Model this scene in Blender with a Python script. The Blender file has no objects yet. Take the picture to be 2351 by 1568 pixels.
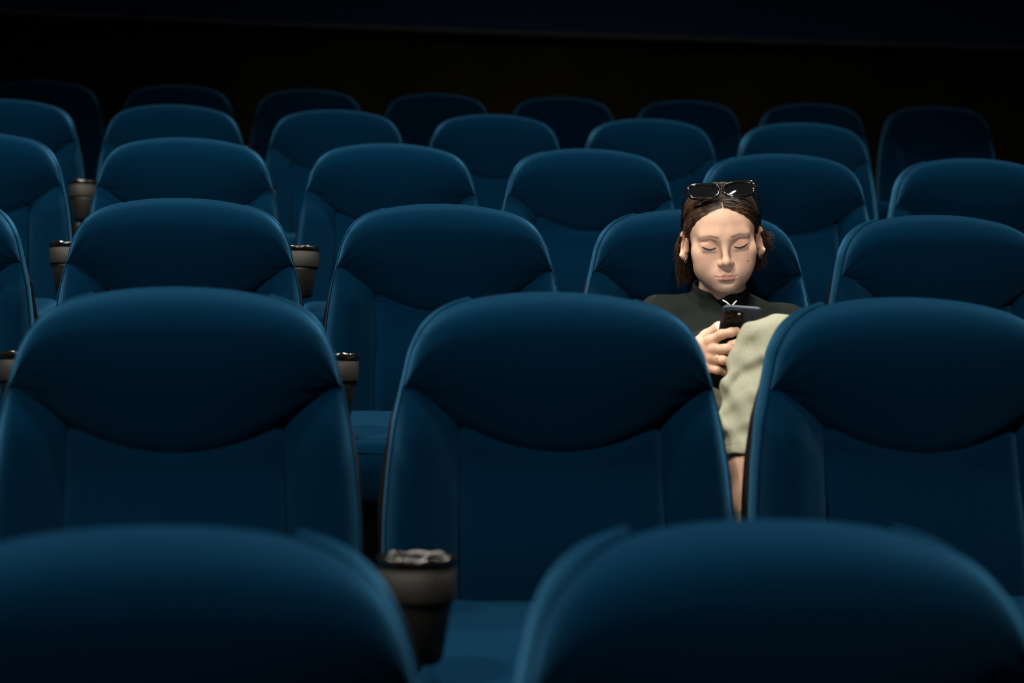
import bpy, bmesh, math, random
import numpy as np
from mathutils import Matrix, Vector, Euler

# ------------------------------------------------------------------ camera
scene = bpy.context.scene
COL = scene.collection
FPX, PSI, THE, ROL = 3283.0, 0.2233, 0.100, 0.023
H = 0.85                                   # seat height, floor to top
CAM = np.array([0.0119, -2.0984, 0.1426 + H])
_r0 = np.array([math.cos(PSI), -math.sin(PSI), 0.0])
_fh = np.array([math.sin(PSI), math.cos(PSI), 0.0])
_z = np.array([0.0, 0.0, 1.0])
CF = math.cos(THE) * _fh - math.sin(THE) * _z
_u0 = math.sin(THE) * _fh + math.cos(THE) * _z
CR = math.cos(ROL) * _r0 + math.sin(ROL) * _u0
CU = math.cos(ROL) * _u0 - math.sin(ROL) * _r0

cam_data = bpy.data.cameras.new('camera')
cam = bpy.data.objects.new('camera', cam_data)
COL.objects.link(cam)
m = Matrix.Identity(4)
for i in range(3):
    m[i][0], m[i][1], m[i][2], m[i][3] = CR[i], CU[i], -CF[i], CAM[i]
cam.matrix_world = m
cam_data.sensor_width = 36.0
cam_data.lens = FPX / 2351.0 * 36.0
cam_data.clip_start = 0.05
cam_data.dof.use_dof = True
cam_data.dof.focus_distance = 2.86
cam_data.dof.aperture_fstop = 2.6
scene.camera = cam

# ------------------------------------------------------------------ world, lamps, exposure
world = bpy.data.worlds.new('world')
scene.world = world
world.use_nodes = True
bg = world.node_tree.nodes['Background']
bg.inputs['Color'].default_value = (0.75, 0.85, 1.0, 1)
bg.inputs['Strength'].default_value = 0.032

scene.view_settings.view_transform = 'Standard'
scene.view_settings.look = 'None'
scene.view_settings.exposure = 0.0
scene.view_settings.gamma = 1.0
scene.view_settings.use_curve_mapping = False


def downlight(name, loc, target, power, angle, blend, color=(1.0, 0.93, 0.82), radius=0.09):
    l = bpy.data.lights.new(name, 'SPOT')
    l.energy = power
    l.color = color
    l.spot_size = math.radians(angle)
    l.spot_blend = blend
    l.shadow_soft_size = radius
    o = bpy.data.objects.new(name, l)
    COL.objects.link(o)
    o.location = loc
    d = Vector(target) - Vector(loc)
    o.rotation_euler = d.to_track_quat('-Z', 'Y').to_euler()
    return o


# recessed ceiling downlights of the auditorium, high over the front rows
downlight('downlight_a', (-1.5, 1.15, 3.7), (-1.4, 1.15, 0.0), 470, 102, 0.45)
downlight('downlight_b', (0.2, -0.05, 3.7), (0.2, 0.40, 0.0), 240, 102, 0.5)
downlight('downlight_c', (2.2, 1.30, 3.7), (2.1, 1.25, 0.0), 430, 102, 0.45)
# front spotlights over the space before the screen
downlight('spotlight_a', (-1.3, -1.70, 3.7), (0.2, 0.80, 0.7), 470, 70, 0.5)
downlight('spotlight_b', (0.6, -1.50, 3.7), (1.0, 0.80, 0.7), 250, 70, 0.5)


def at(x, y, w):
    """world point seen at photo pixel (x, y), w metres in front of the camera"""
    return CAM + CF * w + CR * ((x - 1175.5) * w / FPX) - CU * ((y - 784.0) * w / FPX)


# ------------------------------------------------------------------ materials
def new_mat(name, base, rough=0.6, metal=0.0, spec=0.5, **kw):
    mt = bpy.data.materials.new(name)
    mt.use_nodes = True
    b = mt.node_tree.nodes['Principled BSDF']
    b.inputs['Base Color'].default_value = (*base, 1)
    b.inputs['Roughness'].default_value = rough
    b.inputs['Metallic'].default_value = metal
    b.inputs['Specular IOR Level'].default_value = spec
    for k, v in kw.items():
        b.inputs[k].default_value = v
    return mt


def add_noise(mt, c1, c2, scale, detail=3.0, bump=0.0, bump_scale=None, rough=0.6, coord='Object'):
    nt = mt.node_tree
    b = nt.nodes['Principled BSDF']
    tc = nt.nodes.new('ShaderNodeTexCoord')
    n = nt.nodes.new('ShaderNodeTexNoise')
    n.inputs['Scale'].default_value = scale
    n.inputs['Detail'].default_value = detail
    n.inputs['Roughness'].default_value = rough
    nt.links.new(tc.outputs[coord], n.inputs['Vector'])
    r = nt.nodes.new('ShaderNodeValToRGB')
    r.color_ramp.elements[0].position = 0.3
    r.color_ramp.elements[1].position = 0.7
    r.color_ramp.elements[0].color = (*c1, 1)
    r.color_ramp.elements[1].color = (*c2, 1)
    nt.links.new(n.outputs['Fac'], r.inputs['Fac'])
    nt.links.new(r.outputs['Color'], b.inputs['Base Color'])
    if bump:
        n2 = nt.nodes.new('ShaderNodeTexNoise')
        n2.inputs['Scale'].default_value = bump_scale or scale
        n2.inputs['Detail'].default_value = 2.0
        nt.links.new(tc.outputs[coord], n2.inputs['Vector'])
        bp = nt.nodes.new('ShaderNodeBump')
        bp.inputs['Strength'].default_value = bump
        bp.inputs['Distance'].default_value = 0.002
        nt.links.new(n2.outputs['Fac'], bp.inputs['Height'])
        nt.links.new(bp.outputs['Normal'], b.inputs['Normal'])
    return mt


M = {}
M['fabric'] = add_noise(new_mat('blue_fabric', (0.002, 0.05, 0.12), 0.95, spec=0.0),
                        (0.0002, 0.0063, 0.0170), (0.0003, 0.0090, 0.0235), 900, 2, bump=0.25, bump_scale=1100)
_b = M['fabric'].node_tree.nodes['Principled BSDF']
_b.inputs['Sheen Weight'].default_value = 0.34
_b.inputs['Sheen Roughness'].default_value = 0.40
_b.inputs['Sheen Tint'].default_value = (0.13, 0.53, 1.0, 1)
M['stitch'] = new_mat('stitch_thread', (0.01, 0.05, 0.09), 0.8)
M['plastic'] = new_mat('black_plastic', (0.004, 0.004, 0.0045), 0.42)
M['cup_band'] = add_noise(new_mat('cup_band_rubber', (0.05, 0.05, 0.04), 0.6, spec=0.3), (0.006, 0.006, 0.0048),
                          (0.012, 0.0116, 0.0094), 700, 2, bump=0.3, bump_scale=900)
M['cup_body'] = new_mat('cup_body_plastic', (0.0028, 0.0028, 0.0022), 0.55)
M['cup_rim'] = add_noise(new_mat('cup_rim_gloss', (0.004, 0.004, 0.004), 0.14, spec=0.6), (0.003, 0.003, 0.003),
                         (0.005, 0.005, 0.0045), 200, 2, bump=0.25, bump_scale=300)
M['carpet'] = add_noise(new_mat('dark_carpet', (0.012, 0.011, 0.012), 0.95, spec=0.1), (0.006, 0.006, 0.007),
                        (0.022, 0.019, 0.018), 420, 3, bump=0.5, bump_scale=500)
M['wall'] = add_noise(new_mat('brown_black_wall', (0.02, 0.017, 0.009), 0.9, spec=0.05), (0.0065, 0.0060, 0.0030),
                      (0.014, 0.0120, 0.0058), 3.0, 6, bump=0.2, bump_scale=200)
M['wall_panel'] = add_noise(new_mat('navy_wall_panel', (0.01, 0.025, 0.06), 0.9, spec=0.1), (0.006, 0.018, 0.046),
                            (0.009, 0.024, 0.056), 60, 3, bump=0.2, bump_scale=400)
M['trim'] = new_mat('dark_trim', (0.03, 0.028, 0.025), 0.5)


# ------------------------------------------------------------------ helpers
def mesh_obj(name, verts, faces, mat, parent=None, smooth=True, subsurf=0, loc=None):
    me = bpy.data.meshes.new(name)
    me.from_pydata([tuple(map(float, v)) for v in verts], [], [tuple(int(i) for i in f) for f in faces])
    me.update()
    if smooth:
        me.polygons.foreach_set('use_smooth', [True] * len(me.polygons))
    if mat is not None:
        me.materials.append(mat)
    o = bpy.data.objects.new(name, me)
    COL.objects.link(o)
    if parent is not None:
        o.parent = parent
    if loc is not None:
        o.location = loc
    if subsurf:
        md = o.modifiers.new('subsurf', 'SUBSURF')
        md.levels = md.render_levels = subsurf
    return o


def empty(name, loc=(0, 0, 0), rz=0.0):
    o = bpy.data.objects.new(name, None)
    o.empty_display_size = 0.1
    COL.objects.link(o)
    o.location = loc
    o.rotation_euler = (0, 0, rz)
    return o


def tag(o, label=None, cat=None, group=None, kind=None):
    if label: o['label'] = label
    if cat: o['category'] = cat
    if group: o['group'] = group
    if kind: o['kind'] = kind
    return o


def copy_tree(o, parent=None):
    c = o.copy()
    COL.objects.link(c)
    c.parent = parent
    for ch in list(o.children):
        copy_tree(ch, c)
    return c


def grid_faces(nu, nv, closed_u=False, flip=False):
    fs = []
    for j in range(nv - 1):
        for i in range(nu if closed_u else nu - 1):
            a, b = j * nu + i, j * nu + (i + 1) % nu
            c, d = (j + 1) * nu + (i + 1) % nu, (j + 1) * nu + i
            fs.append((a, d, c, b) if flip else (a, b, c, d))
    return fs


def spline(keys, t):
    """Catmull-Rom through rows (t, a, b, ...)"""
    k = np.asarray(keys, float)
    T = k[:, 0]
    i = int(np.clip(np.searchsorted(T, t) - 1, 0, len(T) - 2))
    u = (t - T[i]) / (T[i + 1] - T[i])
    p1, p2 = k[i, 1:], k[i + 1, 1:]
    d = T[i + 1] - T[i]
    m1 = (k[i + 1, 1:] - k[i - 1, 1:]) / (T[i + 1] - T[i - 1]) * d if i > 0 else (p2 - p1)
    m2 = (k[i + 2, 1:] - k[i, 1:]) / (T[i + 2] - T[i]) * d if i < len(T) - 2 else (p2 - p1)
    return (2 * u**3 - 3 * u**2 + 1) * p1 + (u**3 - 2 * u**2 + u) * m1 + (-2 * u**3 + 3 * u**2) * p2 + (u**3 - u**2) * m2


def tube_geo(pts, rad, n=8, cap=True):
    """tube along points; rad scalar or list"""
    pts = [np.asarray(p, float) for p in pts]
    N = len(pts)
    rads = [rad] * N if np.isscalar(rad) else list(rad)
    vs, fs = [], []
    ref = None
    for i in range(N):
        t = pts[min(i + 1, N - 1)] - pts[max(i - 1, 0)]
        t = t / (np.linalg.norm(t) + 1e-12)
        if ref is None:
            ref = np.cross(t, [0, 0, 1.0])
            if np.linalg.norm(ref) < 1e-3:
                ref = np.cross(t, [1.0, 0, 0])
        ref = ref - t * (ref @ t)
        ref /= (np.linalg.norm(ref) + 1e-12)
        b = np.cross(t, ref)
        for k in range(n):
            a = 2 * math.pi * k / n
            vs.append(pts[i] + rads[i] * (math.cos(a) * ref + math.sin(a) * b))
    fs = grid_faces(n, N, closed_u=True)
    if cap:
        fs.append(tuple(range(n - 1, -1, -1)))
        fs.append(tuple(range((N - 1) * n, N * n)))
    return vs, fs


def tube(name, pts, rad, mat, parent=None, n=8):
    vs, fs = tube_geo(pts, rad, n)
    return mesh_obj(name, vs, fs, mat, parent)


def lathe(name, prof, mat, parent=None, n=40, axis_loc=(0, 0, 0), wob=None):
    vs = []
    for (r, z) in prof:
        for k in range(n):
            a = 2 * math.pi * k / n
            vs.append((axis_loc[0] + r * math.cos(a), axis_loc[1] + r * math.sin(a), axis_loc[2] + z))
    fs = grid_faces(n, len(prof), closed_u=True)
    return mesh_obj(name, vs, fs, mat, parent)


def rbox(name, cx, cy, cz, sx, sy, sz, r, mat, parent=None, seg=4, fn=None):
    bm = bmesh.new()
    bmesh.ops.create_cube(bm, size=1.0)
    for v in bm.verts:
        v.co = Vector((v.co.x * sx, v.co.y * sy, v.co.z * sz))
    bmesh.ops.bevel(bm, geom=list(bm.edges), offset=r, segments=seg, profile=0.5, affect='EDGES')
    for v in bm.verts:
        if fn:
            v.co = Vector(fn(v.co.x, v.co.y, v.co.z))
        v.co += Vector((cx, cy, cz))
    me = bpy.data.meshes.new(name)
    bm.to_mesh(me)
    bm.free()
    me.polygons.foreach_set('use_smooth', [True] * len(me.polygons))
    me.materials.append(mat)
    o = bpy.data.objects.new(name, me)
    COL.objects.link(o)
    if parent is not None:
        o.parent = parent
    return o


# ------------------------------------------------------------------ layout of the rows (shallow arcs)
PITCH, KAP, XC = 0.55, 0.0559, -1.1334


def arc(s):
    th = s * KAP
    return math.sin(th) / KAP + XC, -(1 - math.cos(th)) / KAP, th


ROWS = {  # row: (Y of seat tops on the arc's axis, floor height, sideways shift, columns)
    'A': (-0.86, -0.142, -0.024, (0, 1)),
    'B': (0.037, 0.004, 0.0, (0, 1, 2)),
    'C': (1.016, 0.127, 0.0, (-1, 0, 1, 2, 3)),
    'D': (1.916, 0.285, 0.006, (-1, 0, 1, 2, 3, 4)),
    'E': (3.000, 0.434, -0.035, (-1, 0, 1, 2, 3, 4)),
    'F': (4.250, 0.588, -0.03, (-1, 0, 1, 2, 3, 4, 5, 6)),
}


def seat_place(row, col):
    Y, z, sh, _ = ROWS[row]
    x, y, th = arc(col * PITCH + sh - XC)
    return (x, y + Y, z), -th


# ------------------------------------------------------------------ the setting
def build_floor():
    prof = [(-3.2, -0.30), (-1.85, -0.30), (-1.85, ROWS['A'][1])]
    order = 'ABCDEF'
    for a, b in zip(order[:-1], order[1:]):
        ye = ROWS[a][0] + 0.16
        prof += [(ye, ROWS[a][1]), (ye, ROWS[b][1])]
    prof += [(5.3, ROWS['F'][1])]
    vs, n = [], 0
    ss = np.linspace(-3.4, 6.4, 40)
    for s in ss:
        x, y, th = arc(s)
        for (py, pz) in prof:
            vs.append((x + math.sin(th) * py, y + math.cos(th) * py, pz))
    n = len(prof)
    fs = []
    for j in range(len(ss) - 1):
        for i in range(n - 1):
            a = j * n + i
            fs.append((a, a + n, a + n + 1, a + 1))
    tag(mesh_obj('floor', vs, fs, M['carpet'], smooth=False), kind='structure')


def arc_sweep(name, prof, mat, smooth=False, s0=-3.4, s1=6.4, closed=True):
    vs = []
    ss = np.linspace(s0, s1, 48)
    for s in ss:
        x, y, th = arc(s)
        for (py, pz) in prof:
            vs.append((x + math.sin(th) * py, y + math.cos(th) * py, pz))
    n = len(prof)
    fs = []
    for j in range(len(ss) - 1):
        for i in range(n if closed else n - 1):
            a, b = j * n + i, j * n + (i + 1) % n
            fs.append((a, b, b + n, a + n))
    if closed:
        fs.append(tuple(range(n - 1, -1, -1)))
        fs.append(tuple(range((len(ss) - 1) * n, len(ss) * n)))
    o = mesh_obj(name, vs, fs, mat, smooth=smooth)
    o['kind'] = 'structure'
    return o


build_floor()
EDGE = 1.785
arc_sweep('wall_back', [(5.02, 0.4), (5.02, 4.2), (5.2, 4.2), (5.2, 0.4)], M['wall'])
arc_sweep('wall_upper', [(4.93, EDGE + 0.012), (4.93, 4.2), (5.02, 4.2), (5.02, EDGE + 0.012)], M['wall_panel'])
arc_sweep('trim_1', [(4.91, EDGE - 0.012), (4.905, EDGE), (4.91, EDGE + 0.012), (5.02, EDGE + 0.012), (5.02, EDGE - 0.012)],
          M['trim'])

# ------------------------------------------------------------------ cinema seat
# outline of the back: half width against distance below the top
OUT = [(0.0, 0.0), (0.0010, 0.038), (0.0035, 0.070), (0.0074, 0.0985), (0.0125, 0.125), (0.0178, 0.146), (0.025, 0.1645), (0.0326, 0.178),
       (0.044, 0.191), (0.0535, 0.1995), (0.071, 0.210), (0.090, 0.218), (0.137, 0.229), (0.19, 0.241), (0.25, 0.249), (0.32, 0.2545),
       (0.40, 0.256), (0.50, 0.255)]
REC = 0.29
CORNER_T, KINK_T, LOW_T, PANEL_X = 0.137, 0.187, 0.236, 0.150


def half_w(t):
    return float(np.interp(t, [o[0] for o in OUT], [o[1] for o in OUT]))


def S(x, t, n):
    """point of the back: x sideways, t below the top, n forward of the leaning plane"""
    return (x, -n - REC * t, H - t)


def outline_poly(t_end, n):
    """outline from the left side at depth t_end over the top to the right side, n points evenly spaced"""
    half = [(w, t) for t, w in OUT if t < t_end] + [(half_w(t_end), t_end)]
    # densify smoothly
    fine = []
    for k in range(len(half) - 1):
        for u in np.linspace(0, 1, 6, endpoint=False):
            fine.append(((1 - u) * half[k][0] + u * half[k + 1][0], (1 - u) * half[k][1] + u * half[k + 1][1]))
    fine.append(half[-1])
    pts = [(-w, t) for w, t in reversed(fine)] + fine[1:]
    pts = np.array(pts)
    d = np.r_[0, np.cumsum(np.hypot(*np.diff(pts, axis=0).T))]
    q = np.linspace(0, d[-1], n)
    return np.c_[np.interp(q, d, pts[:, 0]), np.interp(q, d, pts[:, 1])]


def seam_t(x):
    a = abs(x)
    cw = half_w(CORNER_T)
    if a >= PANEL_X:
        u = (a - PANEL_X) / (cw - PANEL_X)
        return KINK_T + (CORNER_T - KINK_T) * (u ** 0.9)
    return LOW_T - (LOW_T - KINK_T) * (a / PANEL_X) ** 2


def smooth01(a, b, x):
    t = min(1.0, max(0.0, (x - a) / (b - a)))
    return t * t * (3 - 2 * t)


def seam_poly(n):
    cw = half_w(CORNER_T)
    xs = np.linspace(-cw, cw, 400)
    pts = np.array([(x, seam_t(x)) for x in xs])
    d = np.r_[0, np.cumsum(np.hypot(*np.diff(pts, axis=0).T))]
    q = np.linspace(0, d[-1], n)
    return np.c_[np.interp(q, d, pts[:, 0]), np.interp(q, d, pts[:, 1])]


def border_front(x, t):
    """forward offset of the seam between front panels and side border"""
    return -0.060 + 0.056 * smooth01(0.10, 0.2, abs(x)) if t < 0.06 else -0.004


def build_headrest(parent):
    NS, NV = 65, 26
    T = outline_poly(CORNER_T, NS)
    B = seam_poly(NS)
    prof = [(0.0, 0.045, -1.0), (0.08, 0.008, -0.70), (0.17, 0.0, -0.15), (0.26, 0.030, 0.46), (0.36, 0.080, 0.79),
            (0.47, 0.165, 0.97), (0.58, 0.27, 1.0), (0.72, 0.52, 0.80), (0.86, 0.78, 0.44), (0.95, 0.95, 0.16), (1.0, 1.0, -0.10)]
    vs = []
    for j in range(NV):
        v = j / (NV - 1)
        p, nn = spline(prof, v)
        for i in range(NS):
            s = 2 * i / (NS - 1) - 1
            bulge = 0.058 * (1 - abs(s) ** 3.2) + 0.002
            n0 = border_front(*T[i])
            x = (1 - p) * T[i][0] + p * B[i][0]
            t = (1 - p) * T[i][1] + p * B[i][1]
            n = nn * bulge if nn > 0 else (-nn) * n0 * (1 if v < .5 else .12)
            if v < .3 and abs(s) > .5:            # at the sides the pillow starts at the border seam
                n = n0 + (n - n0) * 1.0
            # gathers in the cloth running in from the two corners
            cw = half_w(CORNER_T)
            r = math.hypot(cw - abs(x), t - CORNER_T)
            if 0.004 < r < 0.09 and v > 0.05:
                ang = math.atan2(t - CORNER_T, cw - abs(x))
                n += 0.0018 * math.cos(ang * 13.0 + 1.0) * math.sin(math.pi * min(1, r / 0.09)) * (1 - r / 0.09)
            vs.append(S(x, t, n))
    return mesh_obj('headrest', vs, grid_faces(NS, NV, flip=True), M['fabric'], parent, subsurf=1)


T_BOT = 0.455


def build_panel(parent):
    NU, NV = 25, 24
    vs = []
    for j in range(NV):
        v = j / (NV - 1)
        for i in range(NU):
            u = 2 * i / (NU - 1) - 1
            x = u * PANEL_X
            t0 = seam_t(x) - 0.014
            t = t0 + (T_BOT - t0) * v
            n = 0.004 + 0.007 * (1 - u * u) + 0.016 * math.exp(-((t - 0.38) / 0.09) ** 2)
            n -= 0.010 * math.exp(-((1 - abs(u)) / 0.045) ** 2)
            n -= 0.012 * (1 - smooth01(0.0, 0.08, v)) * (0.6)
            vs.append(S(x, t, n))
    return mesh_obj('back_panel', vs, grid_faces(NU, NV, flip=True), M['fabric'], parent, subsurf=1)


def build_bolster(parent, sg):
    NU, NV = 14, 28
    vs = []
    for j in range(NV):
        v = j / (NV - 1)
        for i in range(NU):
            u = i / (NU - 1)
            # t depends on x: start at the headrest seam, end at the bottom
            t_guess = KINK_T + (T_BOT - KINK_T) * v
            for _ in range(3):
                w = half_w(t_guess)
                x = PANEL_X + (w - PANEL_X) * u
                ts = (seam_t(min(x, half_w(CORNER_T))) if x < half_w(CORNER_T) else CORNER_T) - 0.008
                t_guess = ts + (T_BOT - ts) * v
            t = t_guess
            prof = [(0, -0.008), (0.05, -0.002), (0.2, 0.010), (0.45, 0.026), (0.68, 0.032), (0.85, 0.024), (0.95, 0.009), (1.0, -0.004)]
            n = float(spline(prof, u)[0])
            fade = smooth01(0.0, 0.22, v)
            n = n * (0.35 + 0.65 * fade) - 0.006 * (1 - smooth01(0.0, 0.06, v)) * math.sin(math.pi * u)
            vs.append(S(sg * x, t, n))
    return mesh_obj('side_bolster', vs, grid_faces(NU, NV, flip=(sg > 0)), M['fabric'], parent, subsurf=1)


def side_line(sg, n, t_start=0.012, t_end=T_BOT):
    pts = outline_poly(t_end, 400)
    pts = pts[200:]
    pts = pts[pts[:, 1] >= t_start]
    d = np.r_[0, np.cumsum(np.hypot(*np.diff(pts, axis=0).T))]
    q = np.linspace(0, d[-1], n)
    return [(sg * float(np.interp(k, d, pts[:, 0])), float(np.interp(k, d, pts[:, 1]))) for k in q]


def build_border(parent, sg):
    L = side_line(sg, 40)
    NU = 6
    vs = []
    for (x, t) in L:
        f = border_front(x, t)
        vs.append(S(x * 0.955, t + 0.006, f + 0.001 if f > -0.02 else f))        # turned-in seam allowance
        for i in range(NU):
            u = i / (NU - 1)
            n = f + (-0.066 - f) * u
            bul = 0.003 * math.sin(math.pi * u)
            vs.append(S(x + sg * bul, t - bul * 0.3 * (1 if t < .06 else 0), n))
    return mesh_obj('side_border', vs, grid_faces(NU + 1, len(L), flip=(sg < 0)), M['fabric'], parent, subsurf=1)


def build_piping(parent, sg):
    L = side_line(sg, 36)
    pts = [S(x + sg * 0.0008, t, border_front(x, t) + 0.0005) for x, t in L]
    return tube('piping', pts, [0.0021 * min(1.0, 0.1 + i / 9) for i in range(len(pts))], M['fabric'], parent, n=6)


def build_shell(parent):
    NS = 70
    base = outline_poly(0.53, NS)
    cx, ct = 0.0, 0.30
    layers = [(-0.040, 0.93), (-0.052, 0.985), (-0.060, 1.012), (-0.068, 1.012), (-0.082, 0.97), (-0.092, 0.86), (-0.098, 0.6)]
    vs = []
    for n, sc in layers:
        for (x, t) in base:
            xx, tt = x * (1 + (sc - 1) * (1 if sc < 1 else 1 + 2.2 * smooth01(0.12, 0.32, t))), ct + (t - ct) * sc
            tt = tt + 0.022 * (1 - smooth01(0.0, 0.10, t))      # stays below the upholstery on top
            xx *= 1 - 0.06 * (1 - smooth01(0.03, 0.20, t))
            vs.append(S(xx, tt, n))
    fs = grid_faces(NS, len(layers), flip=False)
    k = len(vs)
    fs.append(tuple(range((len(layers) - 1) * NS, len(layers) * NS)))
    fs.append(tuple(range(NS - 1, -1, -1)))
    # bottom closing strip
    fs.append(tuple([l * NS for l in range(len(layers))] + [l * NS + NS - 1 for l in range(len(layers) - 1, -1, -1)]))
    return mesh_obj('back_shell', vs, fs, M['plastic'], parent)


def build_cushion(parent):
    CY, CZ, LX, LY, LZ, R_ = -0.330, 0.362, 0.500, 0.470, 0.128, 0.050

    def f(x, y, z):
        dip = -0.008 * (1 - (x / 0.25) ** 2) if z > 0.02 else 0.0
        return (x, y, z + dip)
    c = rbox('seat_cushion', 0, CY, CZ, LX, LY, LZ, R_, M['fabric'], parent, seg=7, fn=f)
    # piping where the top rolls over into the front face, following its rounded corners
    k = math.sin(math.radians(45))
    pts = []
    zt, yf = CZ + LZ / 2, CY - LY / 2
    for u in np.linspace(-1, 1, 41):
        ax = abs(u) * (LX / 2 - 0.010)
        e = max(0.0, ax - (LX / 2 - R_))                      # into the rounded corner
        drop = R_ - math.sqrt(max(0.0, R_ * R_ - e * e))
        dip = -0.008 * (1 - (ax / 0.25) ** 2)
        pts.append((math.copysign(ax, u), yf + R_ * (1 - k) + 0.4 * drop, zt - R_ * (1 - k) - 0.9 * drop + dip * 0.9 + 0.0005))
    tube('piping', pts, 0.0024, M['fabric'], c, n=6)
    for sg in (-1, 1):
        pts = []
        for a in np.linspace(0, 1, 14):
            y = -0.15 - 0.355 * a
            pts.append((sg * 0.150, y, zt - 0.008 * (1 - (0.15 / .25) ** 2) + 0.0002))
        tube('stitch_line', pts, 0.0009, M['stitch'], c, n=5)
    return c


def make_seat():
    root = empty('cinema_seat')
    build_headrest(root)
    build_panel(root)
    for sg in (-1, 1):
        build_bolster(root, sg)
        build_border(root, sg)
        build_piping(root, sg)
    build_shell(root)
    build_cushion(root)
    rbox('seat_pan', 0, -0.31, 0.286, 0.45, 0.42, 0.05, 0.02, M['plastic'], root, seg=3)
    rbox('pedestal', 0, -0.24, 0.135, 0.12, 0.16, 0.27, 0.02, M['plastic'], root, seg=2,
         fn=lambda x, y, z: (x * (1 + (0.5 if z < -0.1 else 0)), y * (1 + (0.5 if z < -0.1 else 0)), z))
    return root


ROWNAME = {'A': 'nearest blurred row', 'B': 'second row', 'C': "seated woman's row", 'D': "row just behind the woman",
           'E': 'dim second row behind the woman', 'F': 'unlit last row by the wall'}
ORD = ['first', 'second', 'third', 'fourth', 'fifth', 'sixth', 'seventh', 'eighth']


def seat_label(row, k, n):
    if row == 'A':
        return ('large out-of-focus blue seat back, left of the two nearest', 'large out-of-focus blue seat back, right of the two nearest')[k]
    if row == 'C' and k == 3:
        return 'blue upholstered seat that the woman with the phone sits in'
    if row == 'B':
        return ('blue seat at left in the second row from the camera', 'blue seat in the middle of the second row from the camera',
                'blue seat at right in the second row, partly hiding the raised knee')[k]
    return 'blue upholstered seat, %s from the left in the %s' % (ORD[k], ROWNAME[row])


proto = make_seat()
first = True
SEATS = {}
for row in 'ABCDEF':
    cols = ROWS[row][3]
    for k, col in enumerate(cols):
        o = proto if first else copy_tree(proto)
        first = False
        loc, rz = seat_place(row, col)
        o.location = loc
        o.rotation_euler = (0, 0, rz)
        tag(o, seat_label(row, k, len(cols)), 'seat', 'blue cinema seats')
        SEATS[(row, col)] = o


# ------------------------------------------------------------------ cup holders on the arm posts
def make_cup():
    root = empty('cup_holder')
    RZ = 0.578
    # outer rim with a wavy, glossy lip
    n = 48
    prof = [(0.0425, -0.012), (0.0452, -0.010), (0.0462, -0.003), (0.0448, 0.0015), (0.0415, 0.0025), (0.0385, 0.0005), (0.0375, -0.010)]
    vs = []
    for (r, z) in prof:
        for k in range(n):
            a = 2 * math.pi * k / n
            w = 0.0011 * math.sin(9 * a + 0.6) * (1 if z > -0.005 else 0)
            vs.append((r * math.cos(a), r * math.sin(a), RZ + z + w))
    mesh_obj('rim', vs, grid_faces(n, len(prof), closed_u=True), M['cup_rim'], root)
    lathe('band', [(0.0425, -0.011), (0.0448, -0.0125), (0.0440, -0.046), (0.0432, -0.0495), (0.0395, -0.0505)], M['cup_band'], root, axis_loc=(0, 0, RZ))
    lathe('cup_body', [(0.0375, -0.006), (0.0372, -0.05), (0.0405, -0.050), (0.0395, -0.056), (0.0300, -0.115), (0.024, -0.121), (0.0, -0.122)],
          M['cup_body'], root, axis_loc=(0, 0, RZ))
    lathe('inner_well', [(0.0376, -0.010), (0.030, -0.100), (0.0, -0.102)], M['plastic'], root, axis_loc=(0, 0, RZ))
    ca, sa = math.cos(math.radians(-8)), math.sin(math.radians(-8))
    for ch in root.children:                    # the holder leans back a little
        for vtx in ch.data.vertices:
            y, z = vtx.co.y, vtx.co.z - (RZ - 0.06)
            vtx.co.y, vtx.co.z = y * ca - z * sa * 1.0, y * sa + z * ca + RZ - 0.06
    # slim post carrying the holder and running back to the seat frame
    pts = [(-0.004, 0.0, RZ - 0.112), (-0.016, 0.01, RZ - 0.145), (-0.032, 0.04, RZ - 0.20), (-0.032, 0.09, 0.25), (-0.032, 0.12, 0.10), (-0.032, 0.125, 0.0)]
    vs = []
    hw = [0.016, 0.014, 0.014, 0.015, 0.016, 0.020]
    dp = [0.02, 0.025, 0.035, 0.05, 0.06, 0.09]
    for (x, y, z), w, d in zip(pts, hw, dp):
        for (sx, sy) in ((-1, -1), (-.6, -1.15), (.6, -1.15), (1, -1), (1, 1), (.6, 1.15), (-.6, 1.15), (-1, 1)):
            vs.append((x + sx * w, y + sy * d * .8, z))
    fs = grid_faces(8, len(pts), closed_u=True, flip=True)
    fs += [tuple(range(8)), tuple(range(len(vs) - 1, len(vs) - 9, -1))]
    mesh_obj('post', vs, fs, M['plastic'], root)
    return root


CUPS = [('B', 0.5, 'large blurred black cup holder in front of the second row'),
        ('C', -0.5, 'black cup holder at the left edge beside the second-row seat'),
        ('C', 0.5, "black cup holder right of the leftmost second-row seat back"),
        ('D', -0.5, 'black cup holder left of the first full seat in the woman\'s row'),
        ('D', 0.5, 'black cup holder with glinting rim between two seats of the woman\'s row'),
        ('E', -0.5, 'pale lit cup holder far back at left between two seats'),
        ('E', 0.5, 'dark cup holder far back peeking out beside a seat edge'),
        ('F', 0.5, 'tiny cup holder rim in front of the unlit last row')]
cup0 = make_cup()
for k, (row, g, lab) in enumerate(CUPS):
    o = cup0 if k == 0 else copy_tree(cup0)
    Y, z, sh, _ = ROWS[row]
    x, y, th = arc(g * PITCH + sh - XC)
    dx, dy = 0.032, -0.50
    o.location = (x + math.cos(th) * dx + math.sin(th) * dy, y + Y - math.sin(th) * dx + math.cos(th) * dy, z)
    o.rotation_euler = (0, 0, -th)
    tag(o, lab, 'cup holder', 'black cup holders between the seats')


# ------------------------------------------------------------------ implicit-surface modelling (smooth blended volumes)
F32 = np.float32


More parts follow.
